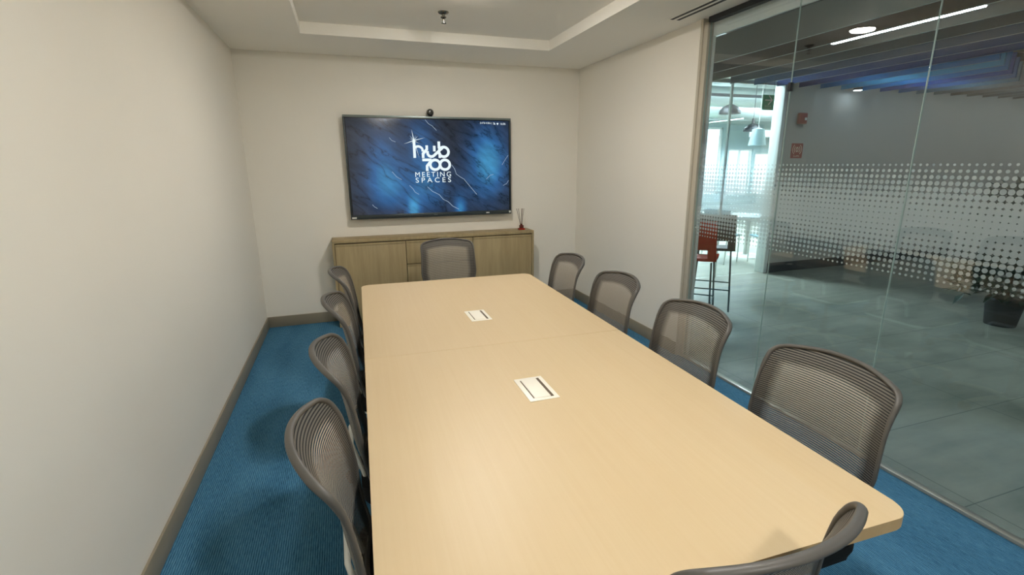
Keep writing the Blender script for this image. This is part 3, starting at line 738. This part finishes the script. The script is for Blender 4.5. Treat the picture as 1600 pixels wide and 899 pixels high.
tag(MB().box(4.2, 9.2, 6.9, 6.96, 2.66, 2.70).build('track_rail', M['metal_grey']), 'dark lighting track rail under the office ceiling', 'rail')
def dome(loc, lab):
    t = thing('dome_pendant', lab, 'pendant lamp', loc, 0, 'dark dome pendants in the far office')
    MB().lathe([(.17, 0), (.165, .05), (.13, .10), (.06, .14), (.03, .15), (.025, .24), (.005, .25)], n=24).build('shade', M['dark'], t)
    MB().tube([(0, 0, .24), (0, 0, ZO-loc[2])], .006, 6).build('cord', M['dark'], t)
dome((7.09, 7.0, 2.40), 'dark dome pendant lamp in the far office, higher left one'); dome((8.57, 8.0, 2.20), 'dark dome pendant lamp in the far office, lower right one')
t = thing('cone_pendant', 'pale cone pendant lamp in the far office', 'pendant lamp', (6.95, 6.2, 1.86))
MB().lathe([(.125, 0), (.085, .24), (.02, .255), (.012, .27)], n=24).build('shade', plain('pale_shade', '#8fa6a8', .5), t); MB().tube([(0, 0, .26), (0, 0, ZO-1.86)], .004, 6).build('cord', M['white_plastic'], t)
t = thing('office_table', 'white round office table on a flared foot beyond the glass door', 'table', (7.5, 6.75, 0))
MB().lathe([(.40, .70), (.40, .715), (.39, .72)], n=36).build('top', plain('pale_grey_top', '#a5b0b0', .6), t); MB().lathe([(.04, .03), (.035, .72)], n=16).build('column', M['white_plastic'], t); MB().lathe([(.30, 0), (.29, .012), (.06, .03), (.04, .035)], n=32).build('foot', M['white_plastic'], t)
def office_chair(loc, rz, lab):
    t = thing('side_chair', lab, 'chair', loc, rz, 'pale side chairs by the office table')
    bl = plain('pale_blue_shell', '#6d93a0', .5)
    MB().box(-.21, .21, -.2, .22, .43, .46, .012).build('seat', bl, t); MB().box(-.22, .22, -.235, -.21, .52, .88, .011).build('backrest', bl, t)
    for sx in (-.2, .2):
        MB().tube([(sx, .2, .0), (sx, .2, .43), (sx, -.2, .43)], .01, 8).build('leg', M['white_plastic'], t)
        MB().tube([(sx, -.24, 0), (sx, -.21, .43), (sx, -.22, .84)], .01, 8).build('leg', M['white_plastic'], t)
office_chair((6.72, 6.5, 0), -1.2, 'pale blue side chair on the left of the office table'); office_chair((7.28, 6.08, 0), -.3, 'pale blue side chair in front of the office table')

# ------------------------------------------------------------------ sky outside the office windows
w = bpy.data.worlds.new('World'); SC.world = w; w.use_nodes = True
bg = w.node_tree.nodes['Background']; bg.inputs[0].default_value = (.78, .98, 1.0, 1); bg.inputs[1].default_value = 2.5

# ------------------------------------------------------------------ camera
q = dict(f=760.719, yaw=.3250673, pitch=.2471991, roll=-.0077904, c=(.85154, 0, 1.6))
y, p, r = q['yaw'], q['pitch'], q['roll']
fw = Vector((math.sin(y)*math.cos(p), math.cos(y)*math.cos(p), -math.sin(p))); rt = fw.cross(Vector((0, 0, 1))).normalized(); up = rt.cross(fw)
rt2 = rt*math.cos(r)+up*math.sin(r); up2 = up*math.cos(r)-rt*math.sin(r)
cd = bpy.data.cameras.new('Camera'); cam = bpy.data.objects.new('Camera', cd); C.objects.link(cam)
cd.sensor_fit = 'HORIZONTAL'; cd.sensor_width = 36; cd.lens = q['f']/1600*36; cd.clip_start = .02; cd.clip_end = 100
cam.matrix_world = Matrix(((rt2.x, up2.x, -fw.x, q['c'][0]), (rt2.y, up2.y, -fw.y, q['c'][1]), (rt2.z, up2.z, -fw.z, q['c'][2]), (0, 0, 0, 1)))
SC.camera = cam
SC.view_settings.view_transform = 'Standard'; SC.view_settings.look = 'None'; SC.view_settings.gamma = 1; SC.view_settings.use_curve_mapping = False
SC.view_settings.exposure = 0.0
SC.cycles.use_denoising = True
SC.cycles.transparent_max_bounces = 24; SC.cycles.max_bounces = 10; SC.cycles.diffuse_bounces = 5; SC.cycles.caustics_reflective = False; SC.cycles.caustics_refractive = False
